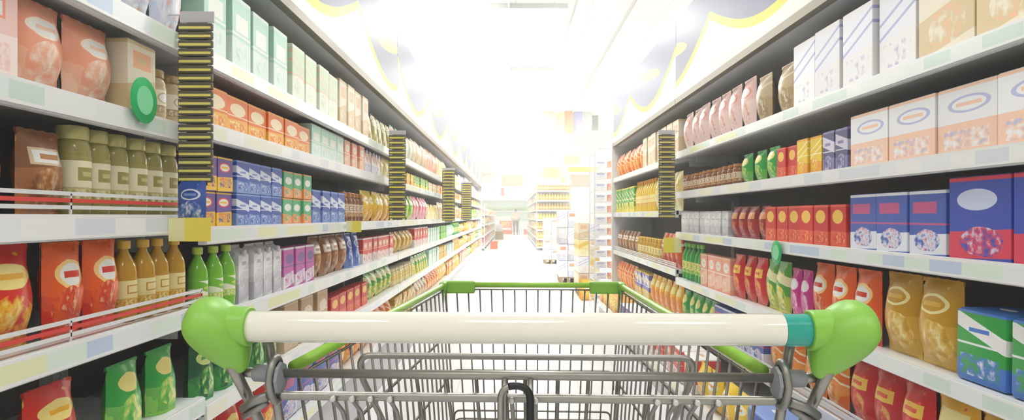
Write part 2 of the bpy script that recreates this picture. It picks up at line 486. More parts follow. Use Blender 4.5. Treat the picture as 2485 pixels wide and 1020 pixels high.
def proto_parts(kind, pal, w, d, h):
    """list of (part name, mesh, level) - first is the main body"""
    key = (kind, pal, round(w, 3), round(h, 3))
    if key in MESHC: return MESHC[key]
    c1, c2, c3 = PAL[pal]
    out = []
    def fin(bm, name, m, smooth=0):
        me = bpy.data.meshes.new(name); bmesh.ops.recalc_face_normals(bm, faces=bm.faces)
        if smooth:
            for f in bm.faces: f.smooth = True
            for e in bm.edges:
                if len(e.link_faces) == 2 and e.calc_face_angle(0) > .7: e.smooth = False
        bm.to_mesh(me); bm.free(); me.materials.append(m); out.append((name, me))
    if kind in ('box', 'tea'):
        st = 'box' if kind == 'box' else 'stripe'
        bm = bmesh.new(); box(bm, -w/2, w/2, -d/2, d/2, 0, h-.0015, .0018); fin(bm, 'carton_body', pmat(c1, c2, c3, st))
        bm = bmesh.new(); box(bm, -w/2+.003, w/2-.003, -d/2+.002, d/2-.012, h-.0014, h)
        fin(bm, 'top_flap', matc('flap_'+c1, c1, .5))
    elif kind == 'carton':
        bm = bmesh.new()
        hb = h*.82
        vs = []
        for z, sy in ((0, 1), (hb, 1)):
            vs.append([bm.verts.new((x*w/2, y*d/2*sy, z)) for x, y in ((-1, -1), (1, -1), (1, 1), (-1, 1))])
        r = [bm.verts.new((-w/2, 0, h*.96)), bm.verts.new((w/2, 0, h*.96))]
        a, b = vs
        for k in range(4): bm.faces.new((a[k], a[(k+1) % 4], b[(k+1) % 4], b[k]))
        bm.faces.new(a[::-1]); bm.faces.new((b[0], b[1], r[1], r[0])); bm.faces.new((b[2], b[3], r[0], r[1]))
        bm.faces.new((b[1], b[2], r[1])); bm.faces.new((b[3], b[0], r[0]))
        box(bm, -w/2, w/2, -.002, .002, h*.95, h)
        fin(bm, 'carton_body', pmat(c1, c2, c3, 'stripe'))
        bm = bmesh.new(); lathe(bm, [(.011, 0), (.012, .002), (.012, .010), (.010, .012)], 12, 'y', (0, -d*.28, 0))
        bmesh.ops.transform(bm, matrix=Matrix.Translation((0, -d*.0, h*.86)) @ Matrix.Scale(1, 4), verts=bm.verts)
        for v in bm.verts: v.co.y -= .022
        fin(bm, 'cap', matc('cap_'+c2, c2, .35), 1)
    elif kind in ('bag', 'pouch'):
        bm = bmesh.new()
        nx, nz = 8, 10
        for sgn in (-1, 1):
            g = []
            for j in range(nz+1):
                v = j/nz; row = []
                for i in range(nx+1):
                    u = i/nx
                    if kind == 'bag': t = (max(0, sin(pi*min(1, max(0, (v-.06)/.88)))))**.55
                    else: t = (1-v**2.2)**.8 if v < 1 else 0
                    t *= (max(0, sin(pi*u)))**.45
                    x = (u-.5)*w*(1-.045*t if kind == 'bag' else 1-.03*v)
                    wr = .0025*sin(17*u+9*v*sgn)*(t > .05)
                    row.append(bm.verts.new((x, sgn*(d/2*t+.0008)+wr, v*h+(.0035*(i % 2) if j in (0, nz) and kind == 'bag' and j == nz else 0))))
                g.append(row)
            for j in range(nz):
                for i in range(nx): bm.faces.new((g[j][i], g[j][i+1], g[j+1][i+1], g[j+1][i]))
        bmesh.ops.remove_doubles(bm, verts=bm.verts, dist=.0022)
        fin(bm, 'bag_body', pmat(c1, c2, c3, 'bag'), 1)
        bm = bmesh.new(); box(bm, -w/2+.001, w/2-.001, -.0022, .0022, h*.955, h+.001)
        for k in range(5): box(bm, -w/2+.0005, w/2-.0005, -.003, .003, h*.957+k*h*.0088, h*.957+k*h*.0088+.0009)
        fin(bm, 'top_seal', matc('seal_'+c1, c1, .3, .2))
    elif kind == 'jar':
        R = w/2
        bm = bmesh.new(); lathe(bm, [(R*.85, 0), (R*.97, .006), (R, .015), (R, h*.72), (R*.92, h*.80), (R*.78, h*.845)], 18); fin(bm, 'jar_body', matc('jarin_'+c1, c1, .12), 1)
        bm = bmesh.new(); lathe(bm, [(R*.84, h*.846), (R*.88, h*.852), (R*.88, h*.985), (R*.83, h)], 18); fin(bm, 'lid', matc('lid_'+c2, c2, .3, .3), 1)
        bm = bmesh.new(); lathe(bm, [(R*1.012, h*.14), (R*1.014, h*.145), (R*1.014, h*.66), (R*1.012, h*.665)], 18); fin(bm, 'label', pmat(c3, c2, c1, 'wrap'), 1)
    elif kind == 'can':
        R = w/2
        bm = bmesh.new(); lathe(bm, [(R*.97, 0), (R, .002), (R, .006), (R*.965, .009), (R*.965, h-.009), (R, h-.006), (R, h-.001), (R*.96, h), (R*.94, h-.004)], 18); fin(bm, 'can_body', M['bolt'], 1)
        bm = bmesh.new(); lathe(bm, [(R*.975, .010), (R*.985, .011), (R*.985, h-.011), (R*.975, h-.010)], 18); fin(bm, 'label', pmat(c1, c2, c3, 'wrap'), 1)
    elif kind == 'bottle':
        R = w/2
        bm = bmesh.new(); lathe(bm, [(R*.8, 0), (R*.97, .006), (R, .02), (R, h*.60), (R*.93, h*.68), (R*.6, h*.79), (R*.36, h*.86), (R*.34, h*.90)], 18, sy=d/w); fin(bm, 'bottle_body', matc('bot_'+c1, c1, .1), 1)
        bm = bmesh.new(); lathe(bm, [(R*.42, h*.895), (R*.44, h*.9), (R*.44, h*.99), (R*.38, h)], 14); fin(bm, 'cap', matc('cap_'+c2, c2, .35), 1)
        bm = bmesh.new(); lathe(bm, [(R*1.012, h*.16), (R*1.016, h*.165), (R*1.016, h*.54), (R*1.012, h*.545)], 18, sy=d/w*1.0); fin(bm, 'label', pmat(c3, c2, c1, 'wrap'), 1)
    elif kind == 'pack':
        bm = bmesh.new(); box(bm, -w/2, w/2, -d/2, d/2, 0, h, .012)
        for v in bm.verts:
            v.co.y += .003*sin(40*v.co.x+30*v.co.z)
        fin(bm, 'pack_body', pmat(c1, c2, c3, 'box'), 1)
        bm = bmesh.new(); lathe(bm, [(.001, h), (w*.16, h+.001), (w*.16, h+.003), (.001, h+.003)], 12, sy=.3)
        fin(bm, 'carry_handle', matc('handle_'+c3, c3, .4))
    MESHC[key] = out
    return out
MM = {}
def matc(name, hexc, rough=.4, metal=0.):
    if name not in MM: MM[name] = mat(name, hexc, rough, metal)
    return MM[name]
NPROD = {}
cnt = {}
def place(kind, pal, w, d, h, x, y, z, rz, label, group, parts=True):
    pr = proto_parts(kind, pal, w, d, h)
    nm, cat, _ = KIND[kind]
    if not parts: nm = {'box': 'grocery_box', 'bag': 'grocery_bag', 'pouch': 'grocery_pouch'}.get(kind, nm)  # same boxes, bags and pouches, named apart only when without parts
    body = ('carton_body', 'bag_body', 'pack_body')
    if parts or kind in ('jar', 'can', 'bottle'):
        t = thing(nm, label, cat, (x, y, z), rz, group)
        for (pn, me) in pr:
            o = bpy.data.objects.new(pn, me); col.objects.link(o); o.parent = t
    else:
        o = bpy.data.objects.new(nm, pr[0][1]); col.objects.link(o)
        o.location = (x, y, z); o.rotation_euler = (0, 0, rz); tag(o, label, cat, group)
    NPROD[nm] = NPROD.get(nm, 0)+1

SHW = ['top shelf', 'second shelf', 'third shelf', 'fourth shelf', 'fifth shelf', 'bottom shelf']
def run(side, row, z, y0, y1, kind, pal, w, h, bay, stack=1, xf=None, near=True, setback=.0225, d=None, shw=None):
    """fill one facing of a shelf between y0 and y1 with equal goods"""
    s = side; rz = pi/2 if s < 0 else -pi/2
    if d is None: d = {'box': .07, 'tea': .10, 'bag': min(.09, w*.5), 'pouch': .07, 'jar': w, 'can': w, 'bottle': w*.8, 'carton': .07, 'pack': .16}[kind]
    if kind == 'bottle': d = w*.8
    n = max(1, int((y1-y0+1e-6)/(w+.004)))
    pitch = (y1-y0)/n
    if xf is None: xf = LX if s < 0 else RX
    sname = 'left' if s < 0 else 'right'
    shelf = shw or SHW[row]
    kw = KIND[kind][2]
    for i in range(n):
        for k in range(stack):
            key = (sname, shelf, kind, pal, bay, k)
            c = cnt.get(key, 0); cnt[key] = c+1
            x = xf+s*(d/2+setback+random.uniform(0, .012))
            y = y0+pitch*(i+.5)+random.uniform(-.3, .3)*max(0, pitch-w-.003)
            zz = z+.0005+k*(h+.0008) if kind != 'pack' else z+.0005+k*(h+.004)
            rot = rz+random.uniform(-.02, .02)*(kind in ('bag', 'pouch', 'jar', 'can'))
            if near:
                st = '' if stack == 1 else (' lower' if k == 0 else ' upper')
                lab = '%s %s,%s %s from front, %s %s, %s' % (pal, kw, st, ORD[min(c, 19)], sname, shelf, bay)
                grp = '%s %ss on the %s %s' % (pal, kw, sname, shelf)
            else:
                lab = 'small %s %s, %s %s, %s' % (pal, kw, sname, shelf, bay)
                grp = '%s %ss, %s %s, %s' % (pal, kw, sname, shelf, bay)
            place(kind, pal, w, d, h, x, y, zz, rot, lab, grp, near)

def rows_from(side, lv, bay, table, xfs=None, near=True):
    for row, items in table.items():
        for it in items:
            y0, y1, kind, pal, w, h = it[:6]
            stack = it[6] if len(it) > 6 else 1
            xf = None
            if xfs and row in xfs: xf = xfs[row]
            run(side, row, lv[row], y0, y1, kind, pal, w, h, bay, stack, xf=xf, near=near,
                shw=('bottom shelf' if row == len(lv)-1 else None))

B1 = 'nearest bay'
rows_from(-1, LZ, B1, {
 0: [(.75, 1.55, 'box', 'pale pink', .19, .28), (1.56, 1.86, 'bag', 'white', .14, .25)],
 1: [(.75, 1.22, 'box', 'pale pink', .15, .183), (1.23, 1.55, 'bag', 'peach', .15, .183), (1.56, 1.69, 'box', 'cream', .12, .18), (1.70, 1.86, 'jar', 'beige', .07, .14)],
 2: [(.70, 1.23, 'bag', 'deep orange', .16, .18), (1.24, 1.37, 'bag', 'brown', .12, .17), (1.38, 1.84, 'jar', 'olive', .072, .195)],
 3: [(.70, 1.10, 'bag', 'yellow and orange', .17, .203), (1.11, 1.30, 'bag', 'red and yellow', .17, .204), (1.31, 1.56, 'bag', 'orange and red', .115, .204), (1.57, 1.87, 'bottle', 'gold', .07, .20)],
 4: [(.80, 1.24, 'bag', 'orange', .17, .17), (1.25, 1.50, 'bag', 'red and yellow', .14, .18), (1.51, 1.86, 'pouch', 'green', .13, .17)],
 5: [(.90, 1.30, 'bag', 'yellow', .17, .22), (1.31, 1.86, 'bag', 'dark green', .16, .22)],
})
B2 = 'second bay'
rows_from(-1, LZ2, B2, {
 0: [(1.94, 2.7, 'box', 'mint green', .15, .25), (2.71, 3.5, 'box', 'pale green', .16, .24), (3.51, 4.2, 'box', 'cream', .15, .26), (4.21, 5.07, 'pouch', 'olive', .14, .2)],
 1: [(1.94, 3.0, 'tea', 'orange', .165, .125), (3.02, 3.6, 'box', 'mint green', .14, .158), (3.61, 4.1, 'box', 'peach', .12, .155), (4.11, 4.6, 'carton', 'white', .09, .158), (4.61, 5.07, 'bag', 'pale yellow', .14, .155)],
 2: [(1.93, 2.17, 'tea', 'purple and yellow', .11, .112, 2), (2.18, 2.63, 'tea', 'blue', .105, .112, 2), (2.64, 3.0, 'tea', 'green and orange', .11, .110, 2), (3.02, 3.6, 'tea', 'blue', .13, .16), (3.61, 4.1, 'jar', 'brown', .09, .17), (4.11, 5.07, 'bag', 'yellow', .15, .2)],
 3: [(1.93, 2.20, 'bottle', 'lime green', .07, .205), (2.21, 2.62, 'carton', 'grey and white', .085, .20), (2.63, 3.05, 'box', 'magenta and white', .12, .17), (3.06, 3.70, 'bag', 'brown', .15, .20), (3.71, 4.05, 'pouch', 'blue', .13, .20), (4.06, 5.07, 'box', 'red and white', .14, .16)],
 4: [(1.93, 2.60, 'pouch', 'dark green', .13, .18), (2.61, 3.3, 'box', 'tan', .17, .2), (3.31, 4.2, 'box', 'red', .15, .14), (4.21, 5.07, 'bag', 'green and yellow', .15, .18)],
 5: [(1.93, 2.6, 'bag', 'red and yellow', .16, .22), (2.61, 3.5, 'pack', 'blue and white', .21, .2), (3.51, 5.07, 'bag', 'orange', .17, .22)],
})
RN = {5: .98}
rows_from(1, RZ, B1, {
 0: [(1.0, 2.0, 'box', 'cream', .24, .30), (2.01, 2.9, 'box', 'white and lilac', .2, .28), (2.91, 3.4, 'bag', 'beige', .16, .24), (3.41, 4.8, 'bag', 'pale pink', .17, .27)],
 1: [(.95, 2.40, 'box', 'white and orange', .235, .19), (2.42, 2.62, 'box', 'violet', .09, .16), (2.63, 2.85, 'box', 'yellow', .10, .155), (2.86, 3.06, 'box', 'red', .095, .14), (3.07, 3.6, 'bag', 'green', .13, .16), (3.61, 4.8, 'jar', 'brown', .09, .12)],
 2: [(.90, 1.86, 'box', 'blue and red', .23, .228), (1.87, 2.41, 'box', 'blue and white', .172, .198), (2.43, 3.2, 'box', 'red', .12, .165), (3.21, 3.75, 'bag', 'dark red', .13, .17), (3.76, 4.8, 'tea', 'grey and white', .11, .15)],
 3: [(1.02, 1.84, 'pack', 'green and blue', .19, .2), (1.85, 2.24, 'bag', 'gold', .18, .265), (2.25, 2.74, 'bag', 'orange and red', .155, .26), (2.75, 2.95, 'bag', 'magenta', .095, .22), (2.96, 3.25, 'bag', 'green and yellow', .14, .24), (3.26, 3.7, 'bag', 'red', .14, .24), (3.71, 4.3, 'box', 'peach', .14, .21), (4.31, 4.8, 'bottle', 'green', .085, .26)],
 4: [(1.25, 1.95, 'bag', 'yellow and orange', .165, .235), (1.96, 2.45, 'bag', 'red', .155, .23), (2.46, 3.2, 'bag', 'orange', .16, .23), (3.21, 4.0, 'box', 'blue and white', .15, .22), (4.01, 4.8, 'bag', 'green', .15, .22)],
 5: [(1.35, 2.0, 'bag', 'orange and red', .2, .2), (2.01, 2.8, 'pack', 'blue', .24, .19), (2.81, 3.6, 'bag', 'yellow', .18, .2), (3.61, 4.8, 'pack', 'red and white', .22, .2)],
}, RN)
rows_from(1, RZ2, 'beyond the dark strip', {
 0: [(4.86, 6.2, 'box', 'cream', .17, .28), (6.21, 7.77, 'bag', 'orange', .17, .26)],
 1: [(4.86, 5.7, 'bag', 'pale yellow', .16, .3), (5.71, 6.6, 'bottle', 'yellow', .09, .3), (6.61, 7.77, 'box', 'green and yellow', .15, .27)],
 2: [(4.86, 5.5, 'bag', 'orange and red', .15, .26), (5.51, 6.5, 'jar', 'gold', .11, .2), (6.51, 7.77, 'bag', 'brown', .16, .24)],
 3: [(4.86, 5.9, 'bag', 'yellow and orange', .16, .27), (5.91, 6.6, 'box', 'violet and yellow', .15, .26), (6.61, 7.77, 'bag', 'orange', .16, .27)],
 4: [(4.86, 6.3, 'pack', 'blue and white', .23, .16), (6.31, 7.77, 'pack', 'yellow', .23, .16)],
}, {4: 1.02}, near=False)

# the far left bays, blocks about a metre wide
rr = random.Random(21)
far_cols = [['pale green', 'cream', 'peach', 'pale yellow', 'white', 'yellow'],
            ['red and white', 'yellow', 'green and yellow', 'cream', 'orange', 'pale yellow'],
            ['yellow', 'orange', 'lime green', 'pink', 'pale yellow', 'tan'],
            ['green', 'yellow', 'peach', 'gold', 'red and white', 'mint green'],
            ['mint green', 'gold', 'yellow', 'orange', 'pale yellow', 'green and yellow'],
            ['tan', 'orange', 'yellow', 'peach', 'lime green', 'gold']]
for b in range(4):
    y = fl[b]+.03; j = 0
    bay = '%s bay past second strip' % ORD[b]
    L = fl[b+1]-fl[b]-.06
    nb = 4 if b == 0 else 3
    for row in range(6):
        for k in range(nb):
            pal = far_cols[row][(k+b*2+row) % 6]
            kind = rr.choice(['box', 'bag', 'jar', 'bag', 'box', 'pouch'])
            hmax = (LZ2[row-1]-LZ2[row]-.06) if row else .3
            h = hmax*rr.uniform(.68, .92)
            w = {'box': .17, 'bag': .17, 'jar': .12, 'pouch': .15}[kind]+.03*(b > 1)
            a = y+L*k/nb; e = y+L*(k+1)/nb-.02
            run(-1, row, LZ2[row], a, e, kind, pal, w, min(h, .24 if kind == 'jar' else .3), bay, near=False, shw=('bottom shelf' if row == 5 else None))

# ------------------------------------------------------------------ hanging clip strips with packets
def clip_strip(x, y, ztop, n, step, w, side, label, pklabel, pal, parts=True):
    t = thing('clip_strip', label, 'clip strip', (x, y, ztop))
    bm = bmesh.new(); box(bm, -w*.30, w*.30, 0, .002, -n*step-.01, 0); link(bm, 'strip_backing', M['strip_dark'], t)
    bm = bmesh.new(); box(bm, -w*.5, w*.5, -.001, .004, 0, .03, .001); link(bm, 'strip_header', M['shelf_grey'], t)
    s = side
    bm = bmesh.new(); tube(bm, [(0, .005, .02), (s*w*.5, .006, .022), (s*(w*.5+.035), .006, .022)], .002, 6); link(bm, 'hook', M['bolt'], t)
    me = None
    for i in range(n):
        if me is None:
            key = ('pk', pal, w, step)
            if key not in MESHC:
                bm = bmesh.new()
                box(bm, -w/2, w/2, -.012, -.0003, -step*.93, 0, .0035); fa = bmesh.new()
                box(fa, -w*.46, w*.46, -.0135, -.0122, -step*.72, -step*.42)
                m1 = bpy.data.meshes.new('seasoning_packet'); bm.to_mesh(m1); bm.free(); m1.materials.append(M['strip_dark'])
                m2 = bpy.data.meshes.new('label'); fa.to_mesh(m2); fa.free(); m2.materials.append(matc('packet_'+pal, pal, .35))
                MESHC[key] = (m1, m2)
            me = MESHC[key]
        o = bpy.data.objects.new('seasoning_packet', me[0]); col.objects.link(o)
        o.location = (x, y, ztop-.004-i*step); o.rotation_euler = (0, 0, random.uniform(-.05, .05)*0)
        tag(o, pklabel % ORD[min(i, 19)] if '%s' in pklabel else pklabel, 'packet', pklabel.replace('%s ', '').replace('%s', '')[:60])
        q = bpy.data.objects.new('label', me[1]); col.objects.link(q); q.parent = o
clip_strip(-.846, 1.745, 1.72, 19, .0225, .092, -1, 'long dark strip of yellow-banded packets hanging at nearest left bay end',
           'dark packet with yellow band, %s from the top of the nearest left strip', '#e8de7a')
clip_strip(-.815, 4.62, 1.78, 17, .035, .12, -1, 'dark strip of yellow packets hanging further along the left shelves',
           'yellow-banded packet, %s from the top of the second left strip', '#e8dc5a')
clip_strip(1.13, 4.75, 1.80, 17, .036, .12, 1, 'dark strip of yellow packets hanging from the right shelves',
           'yellow-banded packet, %s from the top of the right shelf strip', '#d8cc66')
clip_strip(-.80, 8.2, 1.78, 16, .04, .16, -1, 'small dark strip of yellow packets, third along the left shelves',
           'tiny yellow packet hanging on the third left strip', '#e8dc5a')
clip_strip(-.80, 11.4, 1.78, 16, .04, .18, -1, 'tiny dark strip of yellow packets, farthest along the left shelves',
           'tiny yellow packet hanging on the farthest left strip', '#e8dc5a')
# blue pouch hung under the first strip
o = bpy.data.objects.new('hanging_pouch', proto_parts('bag', 'blue', .075, .03, .115)[0][1]); col.objects.link(o)
o.location = (-.850, 1.727, 1.176); tag(o, 'blue grey pouch hanging below the nearest left packet strip', 'pouch')
bm = bmesh.new(); tube(bm, [(-.850, 1.727, 1.289), (-.850, 1.737, 1.30)], .0012, 6)
o2 = link(bm, 'hang_tab', M['strip_dark']); o2.parent = o; o2.matrix_parent_inverse = Matrix.Translation((.850, -1.727, -1.176))

# shelf talkers
def disc(name, x, y, z, r, side, m, label):
    bm = bmesh.new(); s = side
    lathe(bm, [(r*.97, 0), (r, .001), (r, .003), (r*.97, .004)], 32, 'x', (0, 0, 0))
    o = link(bm, name, m, loc=(x, y, z)); link_smooth_angle(o)
    bm = bmesh.new(); lathe(bm, [(r*.62, (-.001 if s > 0 else .004)), (r*.62, (.0 if s > 0 else .005))], 28, 'x'); link(bm, 'inner_disc', matc('disc_in', '#7fdca4', .4), o)
    bm = bmesh.new(); box(bm, -.008, .0, -.004, .004, -r*1.02, -r*.9) if s < 0 else box(bm, .004, .012, -.004, .004, -r*1.02, -r*.9)
    link(bm, 'clip', M['glass_tub'], o)
    return tag(o, label, 'shelf sign')
disc('round_shelf_sign', -.885, 1.56, 1.478, .055, -1, M['green_card'], 'round green shelf sign on the left second shelf')
disc('round_shelf_sign', 1.198, 2.95, 1.035, .055, 1, M['green_card'], 'round green shelf sign on the right third shelf rail')
def card(x, y, z, w, h, side, label, two=False):
    t = thing('price_card', label, 'price card', (x, y, z))
    bm = bmesh.new(); box(bm, -w/2, w/2, 0, .002, -h/2, h/2, .0006); link(bm, 'card', M['yellow'], t)
    bm = bmesh.new()
    box(bm, (-w/2 if side < 0 else w*.12), (-w*.12 if side < 0 else w/2), -.0008, -.0001, -h*.48, h*.48); link(bm, 'pale_panel', M['pale_yellow_card'], t)
    a = side*w/2
    bm = bmesh.new(); box(bm, min(a, a+side*.02), max(a, a+side*.02), .0, .004, -.01, .01); link(bm, 'clip', M['glass_tub'], t)
card(-.838, 1.69, 1.165, .11, .062, -1, 'pale yellow card sticking out below the nearest left strip')
card(1.16, 4.70, .99, .13, .11, 1, 'pale yellow card sticking out below the right packet strip')
card(-.84, 3.45, 1.145, .08, .06, -1, 'small yellow card sticking out of the left third shelf')

# ------------------------------------------------------------------ things beyond the shelving
def shift(bm, v): bmesh.ops.translate(bm, verts=bm.verts, vec=v)
# wire rack at the end of the right row
t = thing('wire_rack', 'tall white wire rack tower at the far end of the right shelving', 'wire rack', (1.03, 8.1, 0))
for (x, y) in ((0, 0), (.34, 0), (0, .5), (.34, .5)):
    bm = bmesh.new(); tube(bm, [(x, y, 0), (x, y, 2.0)], .008, 8); link(bm, 'post', M['white_metal'], t)
for i in range(14):
    bm = bmesh.new(); z = .12+i*.14
    tube(bm, [(0, 0, z), (.34, 0, z), (.34, .5, z), (0, .5, z)], .005, 6, True)
    for k in range(1, 6): tube(bm, [(.057*k, 0, z), (.057*k, .5, z)], .0025, 5)
    link(bm, 'wire_shelf', M['white_metal'], t)
for i in range(13):
    for k in range(2):
        place('tea', ['white and lilac', 'peach'][k], .13, .11, .085, 1.03+.09+.15*k, 8.19, .127+i*.14+.0, 0,
              '%s packet on the wire rack tower, %s tier up' % (['white and lilac', 'peach'][k], ORD[i]), 'packets on the wire rack tower', False)

# pallet stacks
def pallet_stack(x0, x1, y0, y1, ztop, pal, label, clabel, kind='box'):
    t = thing('pallet', label, 'pallet', ((x0+x1)/2, (y0+y1)/2, 0))
    w, d = (x1-x0)/2, (y1-y0)/2
    for k in range(3):
        bm = bmesh.new(); xx = -w+.02+(2*w-.08)*k/2
        box(bm, xx, xx+.05, -d, d, 0, .09); link(bm, 'stringer', M['wood'], t)
    for k in range(5):
        bm = bmesh.new(); yy = -d+(2*d-.1)*k/4
        box(bm, -w, w, yy, yy+.1, .0905, .11); link(bm, 'deck_board', M['wood'], t)
    nz = max(1, int((ztop-.11)/.24)); h = (ztop-.11)/nz-.003
    nx = max(1, round(2*w/.2)); cw = 2*w/nz if 0 else 2*w/nx-.006
    ny = 2
    for k in range(nz):
        for i in range(nx):
            for j in range(ny):
                c = pal[(k+i) % len(pal)]
                place('box', c, round(cw, 3), round(d-.01, 3), round(h, 3), x0+(i+.5)*2*w/nx, y0+d*(j+.5), .1105+k*(h+.003), 0,
                      '%s carton %s' % (c, clabel), 'cartons %s' % clabel, False)
pallet_stack(.80, 1.18, 16.3, 17.1, 1.15, ['white and lilac', 'white', 'pale green'], 'wooden pallet under the white cartons, farthest right stack', 'stacked on the farthest right pallet')
pallet_stack(.84, 1.16, 11.6, 12.3, 1.30, ['white and lilac', 'white', 'grey and white'], 'wooden pallet under the middle right carton stack', 'stacked on the middle right pallet')
pallet_stack(.98, 1.30, 9.6, 10.3, 1.10, ['cream', 'white and lilac', 'pale yellow'], 'wooden pallet under the nearest right carton stack', 'stacked on the pallet beside the wire rack')
o = None
for i in range(3):
    place('bag', 'yellow', .2, .09, .28, 1.08+.0*i, 9.45-.12*i+.05, .0005, .1*i, 'yellow bag standing on floor before the nearest pallet, %s from it' % ORD[i], 'yellow bags on the floor', True)

# end gondola with bottles, and its side facing the aisle
def far_gondola(x0, x1, y0, y1, top, levels, label, side_open, crown):
    t = thing('shelving_unit', label, 'shelving unit', (0, 0, 0))
    bm = bmesh.new(); box(bm, x0+.5 if side_open < 0 else x0, x1 if side_open < 0 else x1-.5, y0+.42, y1, 0, top-.05); link(bm, 'core_panel', M['shelf_grey'], t)
    for z in levels:
        bm = bmesh.new(); box(bm, x0, x1, y0, y0+.418, z-.03, z); sh = link(bm, 'end_shelf', M['white_metal'], t)
        bm = bmesh.new(); box(bm, x0, x1, y0-.006, y0-.0005, z-.05, z+.005); link(bm, 'price_rail', RAIL[2], sh)
        bm = bmesh.new()
        if side_open < 0: box(bm, x0, x0+.499, y0+.45, y1, z-.03, z)
        else: box(bm, x1-.499, x1, y0+.45, y1, z-.03, z)
        link(bm, 'side_shelf', M['white_metal'], t)
    for x in (x0, x1-.03):
        bm = bmesh.new(); box(bm, x, x+.03, y0+.419, y0+.449, 0, top); link(bm, 'upright', M['white_metal'], t)
    if crown:
        bm = bmesh.new(); box(bm, x0, x1, y0-.02, y0+.02, top-.14, top); link(bm, 'crown_board', M['white_card'], t)
    return t
GL = [2.1, 1.76, 1.42, 1.08, .74, .42, .14]
far_gondola(.86, 2.06, 22.6, 39, 2.43, GL, 'far shelving unit with bottle shelves on its end, right of the floor', -1, True)
for zi, z in enumerate(GL):
    for i in range(12):
        place('bottle', ['gold', 'yellow'][zi % 2], .085, .07, .22, .92+i*.098, 22.66, z+.0005, 0,
              'yellow oil bottle on the %s shelf of the far end unit' % ORD[zi], 'oil bottles, %s shelf of the far end unit' % ORD[zi], False)
    for i in range(12):
        c = ['pale yellow', 'cream', 'tan', 'white'][(i//3+zi) % 4]
        place('box', c, .34, .2, .24, .98, 23.3+i*1.28, z+.0005, -pi/2, '%s box, aisle side of the far end unit, %s shelf' % (c, ORD[zi]), '%s boxes, far end unit aisle side' % c, False)
GL2 = [1.25, .90, .52, .14]
far_gondola(-2.3, -.95, 22.3, 39, 1.62, GL2, 'low far shelving unit beyond the left row of shelves', 1, False)
for zi, z in enumerate(GL2):
    for i in range(14):
        c = ['peach', 'pale green', 'yellow', 'red and white'][(i//3+zi) % 4]
        place('bag', c, .36, .16, .27, -1.06, 23.1+i*1.12, z+.0005, pi/2, '%s bag on the low far left unit, %s shelf' % (c, ORD[zi]), '%s bags, low far left unit' % c, False)

# baskets, bins
def crate(x, y, w, d, h, m, label, cat='crate', nm='plastic_crate'):
    t = thing(nm, label, cat, (x, y, 0))
    bm = bmesh.new()
    th = .012
    box(bm, -w/2, w/2, -d/2, d/2, 0, .012)
    for a in ((-w/2, w/2, -d/2, -d/2+th), (-w/2, w/2, d/2-th, d/2), (-w/2, -w/2+th, -d/2+th, d/2-th), (w/2-th, w/2, -d/2+th, d/2-th)):
        box(bm, a[0], a[1], a[2], a[3], .012, h)
    link(bm, 'bin', m, t)
    bm = bmesh.new()
    tube(bm, [(-w/2, -d/2, h), (w/2, -d/2, h), (w/2, d/2, h), (-w/2, d/2, h)], .014, 6, True); link(bm, 'rim', m, t)
crate(-.66, 23.9, .26, .3, .26, M['orange_card'], 'orange shopping basket on the floor by the far left shelving', 'basket', 'shopping_basket')
crate(.92, 42.6, .30, .4, .34, M['orange_card'], 'orange basket on the floor right of the walking person', 'basket', 'shopping_basket')
crate(-.66, 33.5, .42, .4, .40, matc('bin_olive', '#b8a455', .5), 'olive bin on the floor behind the orange basket', 'bin', 'floor_bin')
bm = bmesh.new(); box(bm, -.83, -.49, 33.35, 33.65, .40, .78, .02); tag(link(bm, 'paper_sack', M['white_card']), 'white sack standing in the olive floor bin', 'sack')
# promo bin orange with 90
t = thing('promotion_bin', 'orange promotion bin with yellow numerals left of the person', 'promotion bin', (-.42, 43.4, 0))
bm = bmesh.new(); box(bm, -.42, .42, 0, .6, 0, .90, .01); link(bm, 'bin_body', M['orange_card'], t)
bm = bmesh.new(); box(bm, -.28, .36, -.012, -.001, .28, .42); link(bm, 'white_banner', M['white_card'], t)
def text(body, size, m, parent, loc, rot=(pi/2, 0, 0)):
    c = bpy.data.curves.new('numerals', 'FONT'); c.body = body; c.size = size; c.extrude = .004; c.align_x = 'CENTER'
    c.materials.append(m)
    tmp = bpy.data.objects.new('tmp', c); col.objects.link(tmp); bpy.context.view_layer.update()
    me = bpy.data.meshes.new_from_object(tmp.evaluated_get(bpy.context.evaluated_depsgraph_get()))
    me.name = 'numerals'; bpy.data.objects.remove(tmp); bpy.data.curves.remove(c)
    o = bpy.data.objects.new('numerals', me); col.objects.link(o); o.parent = parent; o.location = loc; o.rotation_euler = rot
    return o
text('90', .52, M['yellow'], t, (-.03, -.008, .47))

# hanging signs
def hang(x0, x1, z0, z1, y, m, label, rods=True, txt=None, nm='hanging_sign'):
    t = thing(nm, label, 'hanging sign', ((x0+x1)/2, y, z0))
    w = (x1-x0)/2
    bm = bmesh.new(); box(bm, -w, w, -.02, .02, 0, z1-z0, .004); link(bm, 'board', m, t)
    for s in (-.5, .5):
        bm = bmesh.new(); tube(bm, [(s*w, 0, z1-z0-.001), (s*w, 0, HC-z0)], .02 if rods else .006, 8); link(bm, 'rod', M['white_metal'], t)
    if txt: text(txt, (z1-z0)*.8, M['dark_text'], t, (w*.2, -.024, (z1-z0)*.22))
    return t
hang(-.47, .53, 2.59, 3.13, 30, M['sign_beige'], 'beige hanging sign board over the middle of the far aisle')
hang(2.68, 3.62, 2.55, 3.13, 30, M['sign_beige'], 'beige hanging sign board on the right over the bottle unit')
hang(-.45, .55, 2.50, 3.02, 41, M['white_card'], 'white hanging sign with dark numerals above the walking person', txt='80')
hang(-1.28, -.72, 2.55, 2.92, 41.2, M['white_card'], 'blank white hanging sign left of the numbered one', False)
hang(-.70, -.49, 2.48, 3.0, 41.1, M['red_card'], 'narrow red hanging sign between two white ones', False)
